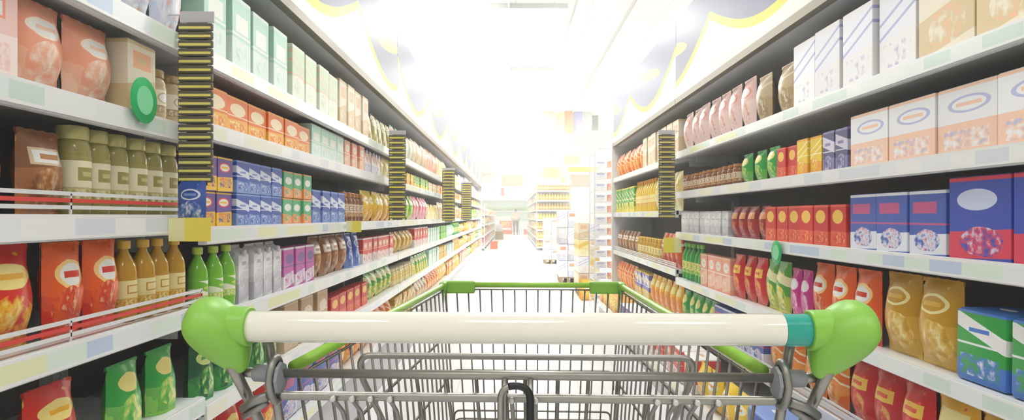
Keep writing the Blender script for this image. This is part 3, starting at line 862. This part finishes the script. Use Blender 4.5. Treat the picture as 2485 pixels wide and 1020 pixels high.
P = [(1312, 1345, 270, 305, '#f2b9a0', 'salmon'), (1348, 1370, 272, 305, '#d6e8a0', 'pale lime'), (1371, 1392, 262, 322, '#f3b184', 'orange'),
     (1393, 1416, 262, 318, '#c3c0ee', 'lavender'), (1418, 1440, 264, 300, '#dfe8dc', 'pale sage'), (1440, 1456, 275, 312, '#98a098', 'grey'),
     (1314, 1366, 338, 372, '#f3a8cc', 'bright pink'), (1316, 1368, 374, 398, '#e6d2ec', 'pale mauve'), (1372, 1420, 345, 372, '#f0ecc8', 'pale cream'),
     (1375, 1412, 374, 394, '#f4c98a', 'golden'), (1414, 1460, 376, 396, '#dcdcf6', 'pale lavender'), (1321, 1362, 401, 428, '#f4ee8a', 'lemon yellow'), (1366, 1380, 426, 440, '#f2dc88', 'small yellow'), (1388, 1460, 399, 412, '#f2d65a', 'long deep yellow')]
Y0 = 20.2
for (a, b, c, d, hx, wd) in P:
    k = Y0/1577
    x0, x1 = (a-1242)*k, (b-1242)*k; z1, z0 = 1.2-(c-525)*k, 1.2-(d-525)*k
    t = thing('hanging_poster', '%s poster hanging at the upper right above the far aisle' % wd, 'poster', ((x0+x1)/2, Y0+.09*P.index((a, b, c, d, hx, wd)), z0))
    w, h = (x1-x0)/2, z1-z0
    bm = bmesh.new(); box(bm, -w, w, -.006, .006, 0, h, .002); link(bm, 'sheet', matc('poster_'+wd, hx, .5), t)
    bm = bmesh.new(); tube(bm, [(-w, 0, h+.008), (w, 0, h+.008)], .012, 6); link(bm, 'top_bar', M['white_metal'], t)
    for s in (-.8, .8):
        bm = bmesh.new(); tube(bm, [(s*w, 0, h+.015), (s*w, 0, HC-z0)], .003, 5); link(bm, 'cord', M['white_metal'], t)

# produce wall at the very end
t = thing('produce_cabinet', 'long pale green produce cabinet against the back wall', 'cabinet', (0, 49.3, 0))
bm = bmesh.new(); box(bm, -3.5, 3.5, 0, .68, 0, .8); link(bm, 'base', M['white_metal'], t)
bm = bmesh.new(); box(bm, -3.5, 3.5, .5, .69, .8, 2.6); link(bm, 'back', matc('cab_green', '#cfe3cc', .5), t)
bm = bmesh.new(); box(bm, -3.5, 3.5, .1, .5, 1.55, 1.60); link(bm, 'shelf', M['white_metal'], t)
bm = bmesh.new(); box(bm, -3.5, 3.5, -.1, .5, 2.4, 2.6); link(bm, 'canopy', M['white_metal'], t)
lm = None
for i in range(16):
    if lm is None:
        bm = bmesh.new(); rl = random.Random(3)
        for k in range(9):
            a = k*2.4; r = .05+.01*k
            pts = [(0, 0, 0), (cos(a)*r, sin(a)*r, .10), (cos(a)*r*1.9, sin(a)*r*1.9, .19+.015*(k % 3))]
            tube(bm, pts, [.02, .05, .012], 6)
        lm = bpy.data.meshes.new('leafy_vegetable'); bm.to_mesh(lm); bm.free(); lm.materials.append(matc('leaf', '#a9cf45', .6))
        for p in lm.polygons: p.use_smooth = True
    o = bpy.data.objects.new('leafy_vegetable', lm); col.objects.link(o); o.location = (-3.2+i*.42, 49.57, 1.64)
    tag(o, 'light green leafy vegetable on the produce cabinet shelf at the back', 'vegetable', 'leafy vegetables on the produce cabinet')
for i in range(6):
    bm = bmesh.new(); box(bm, -.19, .19, -.2, .2, 0, 1.15, .01)
    o = link(bm, 'white_carton', M['white_card'], loc=(-1.9+i*.42, 47.6, .0))
    bm = bmesh.new(); box(bm, -.19, .19, -.204, -.2005, .95, 1.1); link(bm, 'printed_band', matc('band_peach', '#f2d6c2', .5), o)
    tag(o, 'tall white carton standing in the row before the produce cabinet', 'carton', 'tall white cartons at the back')

# ------------------------------------------------------------------ shopping cart
def mirror_pts(pts): return [(-p[0], p[1], p[2]) for p in pts]
def build_cart(loc, rz, label):
    t = thing('shopping_cart', label, 'shopping cart', loc, rz)
    HZ = 1.093
    # handle
    bm = bmesh.new(); lathe(bm, [(.0145, -.268), (.0151, -.266), (.0151, .2415), (.0148, .242)], 40, 'x', (0, 0, HZ))
    h = link_smooth_angle(link(bm, 'handle_bar', M['cream'], t))
    bm = bmesh.new(); lathe(bm, [(.0150, .2422), (.0152, .2424), (.0152, .272), (.0148, .2722)], 40, 'x', (0, 0, HZ))
    o = link_smooth_angle(link(bm, 'handle_sleeve', M['teal'], t)); o['label'] = 'teal sleeve at the right end of the handle'
    for s in (-1, 1):
        bm = bmesh.new()
        # flared bell body + tail, sections along u
        secs = [  # (u, ztop, zbot, v half, tail sharpness)
            (.3235, 1.106, 1.082, .010), (.3225, 1.113, 1.074, .022), (.3185, 1.1185, 1.0685, .030), (.312, 1.1215, 1.063, .0335),
            (.303, 1.1225, 1.0565, .0345), (.295, 1.1195, 1.0515, .0325), (.287, 1.1145, 1.0475, .0285), (.281, 1.109, 1.0455, .024),
            (.275, 1.1, 1.0465, .018), (.2705, 1.085, 1.052, .013), (.2690, 1.078, 1.060, .009)]
        rings = []
        N = 28
        for (u, zt, zb, vh) in secs:
            zc = min(HZ, (zt+zb)/2+.006); ring = []
            for k in range(N):
                a = 2*pi*k/N
                ca, sa = cos(a), sin(a)
                if sa >= 0: z = zc+(zt-zc)*sa; v = vh*ca
                else:
                    z = zc+(zc-zb)*sa; v = vh*ca*(1-.45*abs(sa)**1.5)
                ring.append(bm.verts.new((s*u, v+.004*(HZ-z)/.04*(z < HZ), z)))
            rings.append(ring)
        for a, b in zip(rings, rings[1:]):
            for k in range(N): bm.faces.new((a[k], a[(k+1) % N], b[(k+1) % N], b[k]))
        bm.faces.new(rings[0]); bm.faces.new(rings[-1][::-1])
        # collar
        lathe(bm, [(.0160, s*.2655), (.0185, s*.2652), (.0192, s*.2665), (.0192, s*.284), (.0205, s*.291), (.024, s*.297), (.02, s*.303)], 36, 'x', (0, 0, HZ))
        c = link(bm, 'handle_cap', M['green'], t, smooth=True)
        sb = c.modifiers.new('s', 'SUBSURF'); sb.levels = sb.render_levels = 1
        # main frame tube: from the cap forward and down to the chassis
        pts = fillet([(s*.284, -.002, 1.056), (s*.2835, .062, .982), (s*.262, .14, .80), (s*.235, .20, .30), (s*.235, .25, .20), (s*.235, .75, .17)], .05, 6)
        bm = bmesh.new(); tube(bm, pts, .0056, 14); link(bm, 'frame_tube', M['steel'], t, smooth=True)
        # inner post
        pts = fillet([(s*.262, .012, 1.088), (s*.2605, .030, 1.075), (s*.251, .032, .995), (s*.236, .10, .80), (s*.215, .18, .58)], .02, 4)
        bm = bmesh.new(); tube(bm, pts, .0048, 12); link(bm, 'basket_post', M['steel'], t, smooth=True)
        # clamp: plug, ring, washer
        bm = bmesh.new(); lathe(bm, [(.0068, s*.268), (.0082, s*.266), (.0088, s*.252), (.0100, s*.2515), (.0100, s*.248)], 12, 'x', (0, .012, 1.0445))
        cl = link_smooth_angle(link(bm, 'clamp_plug', M['clamp'], t))
        bm = bmesh.new()
        ring = []
        for k in range(22):
            a = 2*pi*k/22
            ring.append((s*.2465-s*.005*sin(a)*.3+s*(-.004)*(sin(a) < 0)*abs(sin(a)), .010+.0135*cos(a), 1.039+.0215*sin(a)))
        tube(bm, ring, .0037, 10, True); link(bm, 'clamp_ring', M['dirt_steel'], cl, smooth=True)
        bm = bmesh.new(); lathe(bm, [(.014, s*.2425), (.0155, s*.2415), (.015, s*.2385), (.0105, s*.2375), (.0060, s*.2355)], 8, 'x', (0, .010, 1.0405), 1, 1.05)
        link_smooth_angle(link(bm, 'clamp_washer', M['clamp'], cl))
        bm = bmesh.new(); tube(bm, [(s*.285, .020, 1.0445), (s*.264, .012, 1.0445)], .0050, 12); link(bm, 'clamp_stub', M['steel'], t, smooth=True)
        bm = bmesh.new(); tube(bm, [(s*.2835, .022, 1.006), (s*.268, .012, 1.017), (s*.251, .006, 1.024)], .0048, 10)
        tube(bm, [(s*.2825, .022, .9985), (s*.268, .014, 1.007), (s*.255, .012, 1.016)], .0034, 10)
        link(bm, 'brace', M['dirt_steel'], t, smooth=True)
    # cross bars of the rear gate
    bm = bmesh.new(); tube(bm, [(-.240, .010, 1.0455), (.240, .010, 1.0455)], .0045, 18); link(bm, 'gate_bar', M['steel'], t, smooth=True)
    bm = bmesh.new(); tube(bm, [(-.243, .010, 1.027), (-.238, .010, 1.0235), (.238, .010, 1.0235), (.243, .010, 1.027)], .0044, 16); link(bm, 'gate_bar', M['steel'], t, smooth=True)
    # gate panel wires
    def gate(u, z): return (u, .012+.62*(1.0235-z), z)
    bm = bmesh.new()
    thick = [-.1855, -.167, -.149, -.130, -.0123, .0105, .126, .143, .1635, .183]
    for u in thick:
        tube(bm, [(u, -.0005, 1.0235), (u, .0085, 1.0185), gate(u*.985, 1.005), gate(u*.93, .70)], .0023, 8)
    link(bm, 'gate_panel', M['steel'], t, smooth=True)
    for u in thick:
        bm = bmesh.new(); lathe(bm, [(.0022, -.0062), (.0030, -.0055), (.0032, -.003)], 10, 'y', (u, 0.0045, 1.0235))
        link(bm, 'bolt_end', M['bolt'], t, smooth=True)
    # child seat loop and its wires
    bm = bmesh.new()
    lp = [(-.135, .30, .72), (-.160, .20, .89), (-.1735, .06, 1.030), (-.1735, .052, 1.0545), (.1715, .052, 1.0545), (.1715, .06, 1.030), (.160, .20, .89), (.135, .30, .72)]
    tube(bm, fillet(lp, .016, 6), .0034, 12); link(bm, 'seat_loop', M['steel'], t, smooth=True)
    bm = bmesh.new()
    for u in (-.107, -.077, -.048, -.0185, .0, .032, .062, .092, .122, -.135):
        tube(bm, [(u, .016, 1.043), (u, .030, 1.02), (u*.97, .12, .88), (u*.9, .22, .74)], .0019, 8)
    tube(bm, [(-.15, .131, .862), (.15, .131, .862)], .0022, 8); tube(bm, [(-.14, .215, .745), (.14, .215, .745)], .0022, 8)
    link(bm, 'seat_wires', M['steel_wire'], t, smooth=True)
    # lock bracket in the middle
    bm = bmesh.new()
    for u in (-.0195, .0055): tube(bm, [(u, .008, 1.043), (u, .004, 1.020), (u, .004, .90)], .0030, 10)
    link(bm, 'lock_post', M['steel'], t, smooth=True)
    bm = bmesh.new()
    hk = [(-.0225, -.012, .90), (-.0225, -.010, 1.0405), (.0055, -.010, 1.0405), (.0055, -.012, .90)]
    hp = fillet(hk, .0139, 8)
    tube(bm, hp, .0030, 12); lo = link(bm, 'lock_loop', M['steel'], t, smooth=True)
    mid = len(hp)//2
    bm = bmesh.new(); pp = [p+Vector((0, 0, 0)) for p in hp[mid-5:]]
    pp = [p for p in hp if p.x > -.017]
    tube(bm, pp, .0036, 12); o = link(bm, 'rubber_coating', M['black_rubber'], lo, smooth=True); o['label'] = 'worn black rubber coating'
    # basket
    ZR, ZB = 1.0495, .60
    def rimpt(s, k): return Vector((s*(.231+(.191-.231)*k), .02+.78*k, ZR))
    def botpt(s, k): return Vector((s*(.196+(.150-.196)*k), .12+.61*k, ZB))
    bm = bmesh.new()
    for s in (-1, 1):
        a = rimpt(s, 0.0); b = rimpt(s, .975)
        tube(bm, [a, b], .0063, 14)
    fl_, fr_ = rimpt(-1, 1), rimpt(1, 1)
    tube(bm, [fl_, fr_], .0058, 14)
    link(bm, 'rim_tube', M['green_rim'], t, smooth=True)
    for s in (-1, 1):
        bm = bmesh.new()
        c = rimpt(s, 1)
        xa, xb = sorted((c.x+s*.004, c.x-s*.066))
        box(bm, xa, xb, .8-.0085, .8+.008, ZR-.0185, ZR+.0085, .004)
        box(bm, *sorted((c.x-s*.006, c.x+s*.0085)), .762, .8+.006, ZR-.011, ZR+.0082, .004)
        box(bm, *sorted((c.x-s*.0015, c.x+s*.0015)), .773, .778, ZR-.035, ZR-.01)
        box(bm, *sorted((c.x-s*.0005, c.x-s*.0035)), .789, .793, ZR-.024, ZR-.01)
        link(bm, 'corner_sleeve', M['green'], t)
    # side panels
    WR = .0018
    for s in (-1, 1):
        bm = bmesh.new()
        n = 20
        off = Vector((-s*.003, 0, -.010))
        tube(bm, [rimpt(s, 0)+off, rimpt(s, 1)+off], WR, 6)
        for i in range(n+1):
            k = .005+i/n*.985
            a = rimpt(s, k)+off+Vector((0, 0, .002)); b = botpt(s, k)
            tube(bm, [a, b], WR, 6)
        for f in (.22, .42, .62, .82):
            a = (rimpt(s, 0)+off).lerp(botpt(s, 0), f); b = (rimpt(s, 1)+off).lerp(botpt(s, 1), f)
            q = Vector((s*.0036, 0, 0)); tube(bm, [a+q, b+q], .0024, 6)
        link(bm, 'side_panel', M['steel_wire'], t, smooth=True)
    # front panel
    bm = bmesh.new()
    offf = Vector((0, -.001, -.010))
    tube(bm, [rimpt(-1, 1)+offf, rimpt(1, 1)+offf], WR, 6)
    for i in range(16):
        k = i/15
        a = rimpt(-1, 1).lerp(rimpt(1, 1), k)+offf; b = botpt(-1, 1).lerp(botpt(1, 1), k)
        tube(bm, [a, b], WR, 6)
    for zz in (.868, .785, .768):
        f = (ZR-zz)/(ZR-ZB)
        a = (rimpt(-1, 1)).lerp(botpt(-1, 1), f); b = (rimpt(1, 1)).lerp(botpt(1, 1), f)
        q = Vector((0, .0042, 0))
        tube(bm, fillet([a+q+Vector((.001, 0, -.04)), a+q+Vector((.001, 0, 0)), b+q-Vector((.001, 0, 0)), b+q+Vector((-.001, 0, -.04))], .014, 4), .0022, 6)
    link(bm, 'front_panel', M['steel_wire'], t, smooth=True)
    # bottom grid
    bm = bmesh.new()
    for i in range(14):
        k = i/13; tube(bm, [botpt(-1, 0).lerp(botpt(1, 0), k), botpt(-1, 1).lerp(botpt(1, 1), k)], WR, 6)
    for i in range(8):
        k = i/7; q = Vector((0, 0, -.0036)); tube(bm, [botpt(-1, k)+q, botpt(1, k)+q], .0024, 6)
    link(bm, 'bottom_panel', M['steel_wire'], t, smooth=True)
    # chassis cross pieces, front legs and castors
    bm = bmesh.new()
    tube(bm, [(-.235, .25, .20), (.235, .25, .20)], .009, 10); tube(bm, [(-.235, .74, .17), (.235, .74, .17)], .009, 10)
    for s in (-1, 1): tube(bm, [(s*.20, .70, .175), (s*.165, .66, .60)], .008, 10)
    link(bm, 'chassis', M['steel'], t, smooth=True)
    for s in (-1, 1):
        for v, zt in ((.22, .20), (.72, .17)):
            bm = bmesh.new(); box(bm, s*.235-.018, s*.235-.013, v-.02, v+.02, .045, zt-.012); box(bm, s*.235+.013, s*.235+.018, v-.02, v+.02, .045, zt-.012)
            box(bm, s*.235-.018, s*.235+.018, v-.02, v+.02, zt-.012, zt-.004)
            f = link(bm, 'castor_fork', M['steel'], t)
            bm = bmesh.new(); lathe(bm, [(.055, -.011), (.06, -.008), (.06, .008), (.055, .011)], 24, 'x', (s*.235, v, .06))
            link_smooth_angle(link(bm, 'wheel', M['rubber_grey'], f))
    return t
cart = build_cart((.012, .62, 0), -.04, 'empty wire shopping cart with cream handle and green end caps, seen from behind')
def copy_tree(o, parent=None):
    c = o.copy(); col.objects.link(c)
    if parent: c.parent = parent
    for ch in list(o.children): copy_tree(ch, c)
    return c
# ------------------------------------------------------------------ person far down the aisle
def skin(name, verts, edges, radii, m, parent=None, root=0, sub=2):
    me = bpy.data.meshes.new(name); me.from_pydata(verts, edges, []); me.materials.append(m)
    o = bpy.data.objects.new(name, me); col.objects.link(o)
    if parent: o.parent = parent
    sk = o.modifiers.new('skin', 'SKIN'); sk.use_smooth_shade = True
    if not me.skin_vertices: me.attributes  # layer is made below when missing
    bpy.context.view_layer.objects.active = o
    if not me.skin_vertices:
        bmm = bmesh.new(); bmm.from_mesh(me); bmm.verts.layers.skin.verify(); bmm.to_mesh(me); bmm.free()
    for i, r in enumerate(radii):
        r = r if isinstance(r, tuple) else (r, r)
        me.skin_vertices[0].data[i].radius = r
        me.skin_vertices[0].data[i].use_root = (i == root)
    s = o.modifiers.new('sub', 'SUBSURF'); s.levels = s.render_levels = sub
    return o
skin_m = mat('skin', '#b98a68', .6); shirt_m = mat('shirt', '#d8c7a6', .8, 0, .08, 30); trous_m = mat('trousers', '#6b5a3c', .85, 0, .1, 30)
hair_m = mat('hair', '#2a211b', .7); shoe_m = mat('shoe', '#2a2420', .6)
PX, PY = .24, 41.9
pt = thing('person', 'person in beige shirt and brown trousers walking away behind a cart', 'person', (PX, PY, 0))
V = []; E_ = []; R_ = []
def add(p, r, prev=None):
    V.append(p); R_.append(r)
    if prev is not None: E_.append((prev, len(V)-1))
    return len(V)-1
pel = add((0, 0, .93), (.15, .10)); wai = add((0, 0, 1.06), (.135, .09), pel); che = add((0, .01, 1.26), (.165, .10), wai)
shb = add((0, .01, 1.38), (.12, .075), che); nek = add((0, .015, 1.46), .052, shb); hed = add((0, .03, 1.53), (.07, .08), nek)
hd2 = add((0, .035, 1.60), (.075, .09), hed); hd3 = add((0, .03, 1.655), (.055, .065), hd2)
nose = add((0, .135, 1.575), .012, hd2)
for s in (-1, 1):
    ear = add((s*.085, .03, 1.58), .012, hd2)
    sh = add((s*.17, .01, 1.37), .052, shb); el = add((s*.23, .06, 1.12), .040, sh); wr = add((s*.24, .28, 1.085), .026, el)
    pm_ = add((s*.235, .345, 1.105), (.038, .018), wr)
    for k, off in enumerate((-.028, -.009, .010, .028)):
        a = add((s*.235+off, .385, 1.120), .0085, pm_); b = add((s*.235+off, .428, 1.124), .008, a); add((s*.235+off, .456, 1.108-.002*k), .007, b)
    th = add((s*.20, .345, 1.075), .010, wr); add((s*.195, .388, 1.07), .009, th)
    hp_ = add((s*.09, 0, .86), .095, pel)
    kn = add((s*.10, .03 if s > 0 else -.04, .48), .062, hp_); an = add((s*.10, .05 if s > 0 else -.16, .09), .040, kn)
    add((s*.105, .16 if s > 0 else -.06, .045), (.035, .03), an)
body = skin('body', V, E_, R_, skin_m, pt)
V = []; E_ = []; R_ = []
a = add((0, 0, .92), (.165, .115)); b = add((0, 0, 1.06), (.15, .105), a); c = add((0, .01, 1.26), (.18, .115), b); d = add((0, .01, 1.385), (.13, .085), c); e = add((0, .012, 1.425), .065, d)
for s in (-1, 1):
    sh = add((s*.175, .01, 1.37), .064, d); el = add((s*.232, .06, 1.12), .053, sh); wr = add((s*.24, .24, 1.085), .040, el)
skin('shirt', V, E_, R_, shirt_m, pt)
V = []; E_ = []; R_ = []
a = add((0, 0, .93), (.162, .112))
for s in (-1, 1):
    hp_ = add((s*.09, 0, .85), .108, a); kn = add((s*.10, .03 if s > 0 else -.04, .48), .078, hp_); an = add((s*.10, .05 if s > 0 else -.155, .12), .062, kn)
skin('trousers', V, E_, R_, trous_m, pt)
bm = bmesh.new(); bmesh.ops.create_uvsphere(bm, u_segments=20, v_segments=14, radius=1)
bmesh.ops.scale(bm, vec=(.088, .104, .10), verts=bm.verts); shift(bm, (0, .018, 1.60))
bmesh.ops.delete(bm, geom=[v for v in bm.verts if v.co.z < 1.52 or (v.co.y > .075 and v.co.z < 1.64)], context='VERTS')
link(bm, 'hair', hair_m, pt, smooth=True)
for s in (-1, 1):
    y0 = .05 if s > 0 else -.16
    V = []; E_ = []; R_ = []
    a = add((s*.10, y0-.03, .045), .044); b = add((s*.105, y0+.07, .042), .046, a); add((s*.105, y0+.16, .033), .034, b)
    skin('shoe', V, E_, R_, shoe_m, pt)
c2 = copy_tree(cart)
c2.location = (PX, PY+.425, 0); c2.rotation_euler = (0, 0, 0)
c2['label'] = 'distant shopping cart pushed by the person in the beige shirt'

# ------------------------------------------------------------------ world, added uplights, camera
w = bpy.data.worlds.new('World'); scn.world = w; w.use_nodes = True
bg = w.node_tree.nodes['Background']; bg.inputs[0].default_value = (1, 1, 1, 1); bg.inputs[1].default_value = .3
HAZE = .04
if HAZE:
    vs = w.node_tree.nodes.new('ShaderNodeVolumeScatter'); vs.inputs['Density'].default_value = HAZE; vs.inputs['Anisotropy'].default_value = .2
    w.node_tree.links.new(vs.outputs[0], w.node_tree.nodes['World Output'].inputs['Volume'])
def add_uplight(x, y0, y1, z, power, label):
    """added linear lamp, unseen on the shelving canopy behind the header board, brightening the ceiling"""
    t = thing('added_uplight', label, 'lamp', (x, (y0+y1)/2, z))  # lamp added out of view to brighten the ceiling
    bm = bmesh.new(); box(bm, -.04, .04, -(y1-y0)/2, (y1-y0)/2, 0, .05, .008); link(bm, 'housing', M['white_metal'], t)
    L = bpy.data.lights.new('uplight', 'AREA'); L.shape = 'RECTANGLE'; L.size = .1; L.size_y = y1-y0; L.energy = power; L.color = (1, .99, .96)
    o = bpy.data.objects.new('uplight', L); col.objects.link(o); o.parent = t; o.location = (0, 0, .06); o.rotation_euler = (pi, 0, 0)
add_uplight(-1.15, .3, 5.0, 2.061, 120, 'added ceiling-washing lamp hidden on the near left shelving top')
add_uplight(-1.15, 5.2, 18.9, 2.061, 500, 'added ceiling-washing lamp hidden on the far left shelving top')
add_uplight(1.47, .3, 4.7, 2.061, 120, 'added ceiling-washing lamp hidden on the near right shelving top')
add_uplight(1.47, 4.9, 7.7, 2.061, 110, 'added ceiling-washing lamp hidden on the far right shelving top')

cd = bpy.data.cameras.new('camera'); cam = bpy.data.objects.new('camera', cd); col.objects.link(cam)
cam.location = (0, 0, 1.2); cam.rotation_euler = (pi/2, 0, 0)
cd.sensor_width = 36; cd.lens = 1577/2485*36; cd.shift_y = 15/2485; cd.clip_start = .02; cd.clip_end = 200
scn.camera = cam
scn.view_settings.view_transform = 'Standard'; scn.view_settings.look = 'None'
scn.view_settings.exposure = -1.1; scn.view_settings.gamma = 1
scn.view_settings.use_curve_mapping = False
scn.cycles.max_bounces = 6; scn.cycles.diffuse_bounces = 4; scn.cycles.glossy_bounces = 2; scn.cycles.volume_bounces = 0
scn.cycles.use_light_tree = True; scn.cycles.caustics_reflective = False; scn.cycles.caustics_refractive = False
print('PRODUCTS', NPROD, 'objects', len(bpy.data.objects))
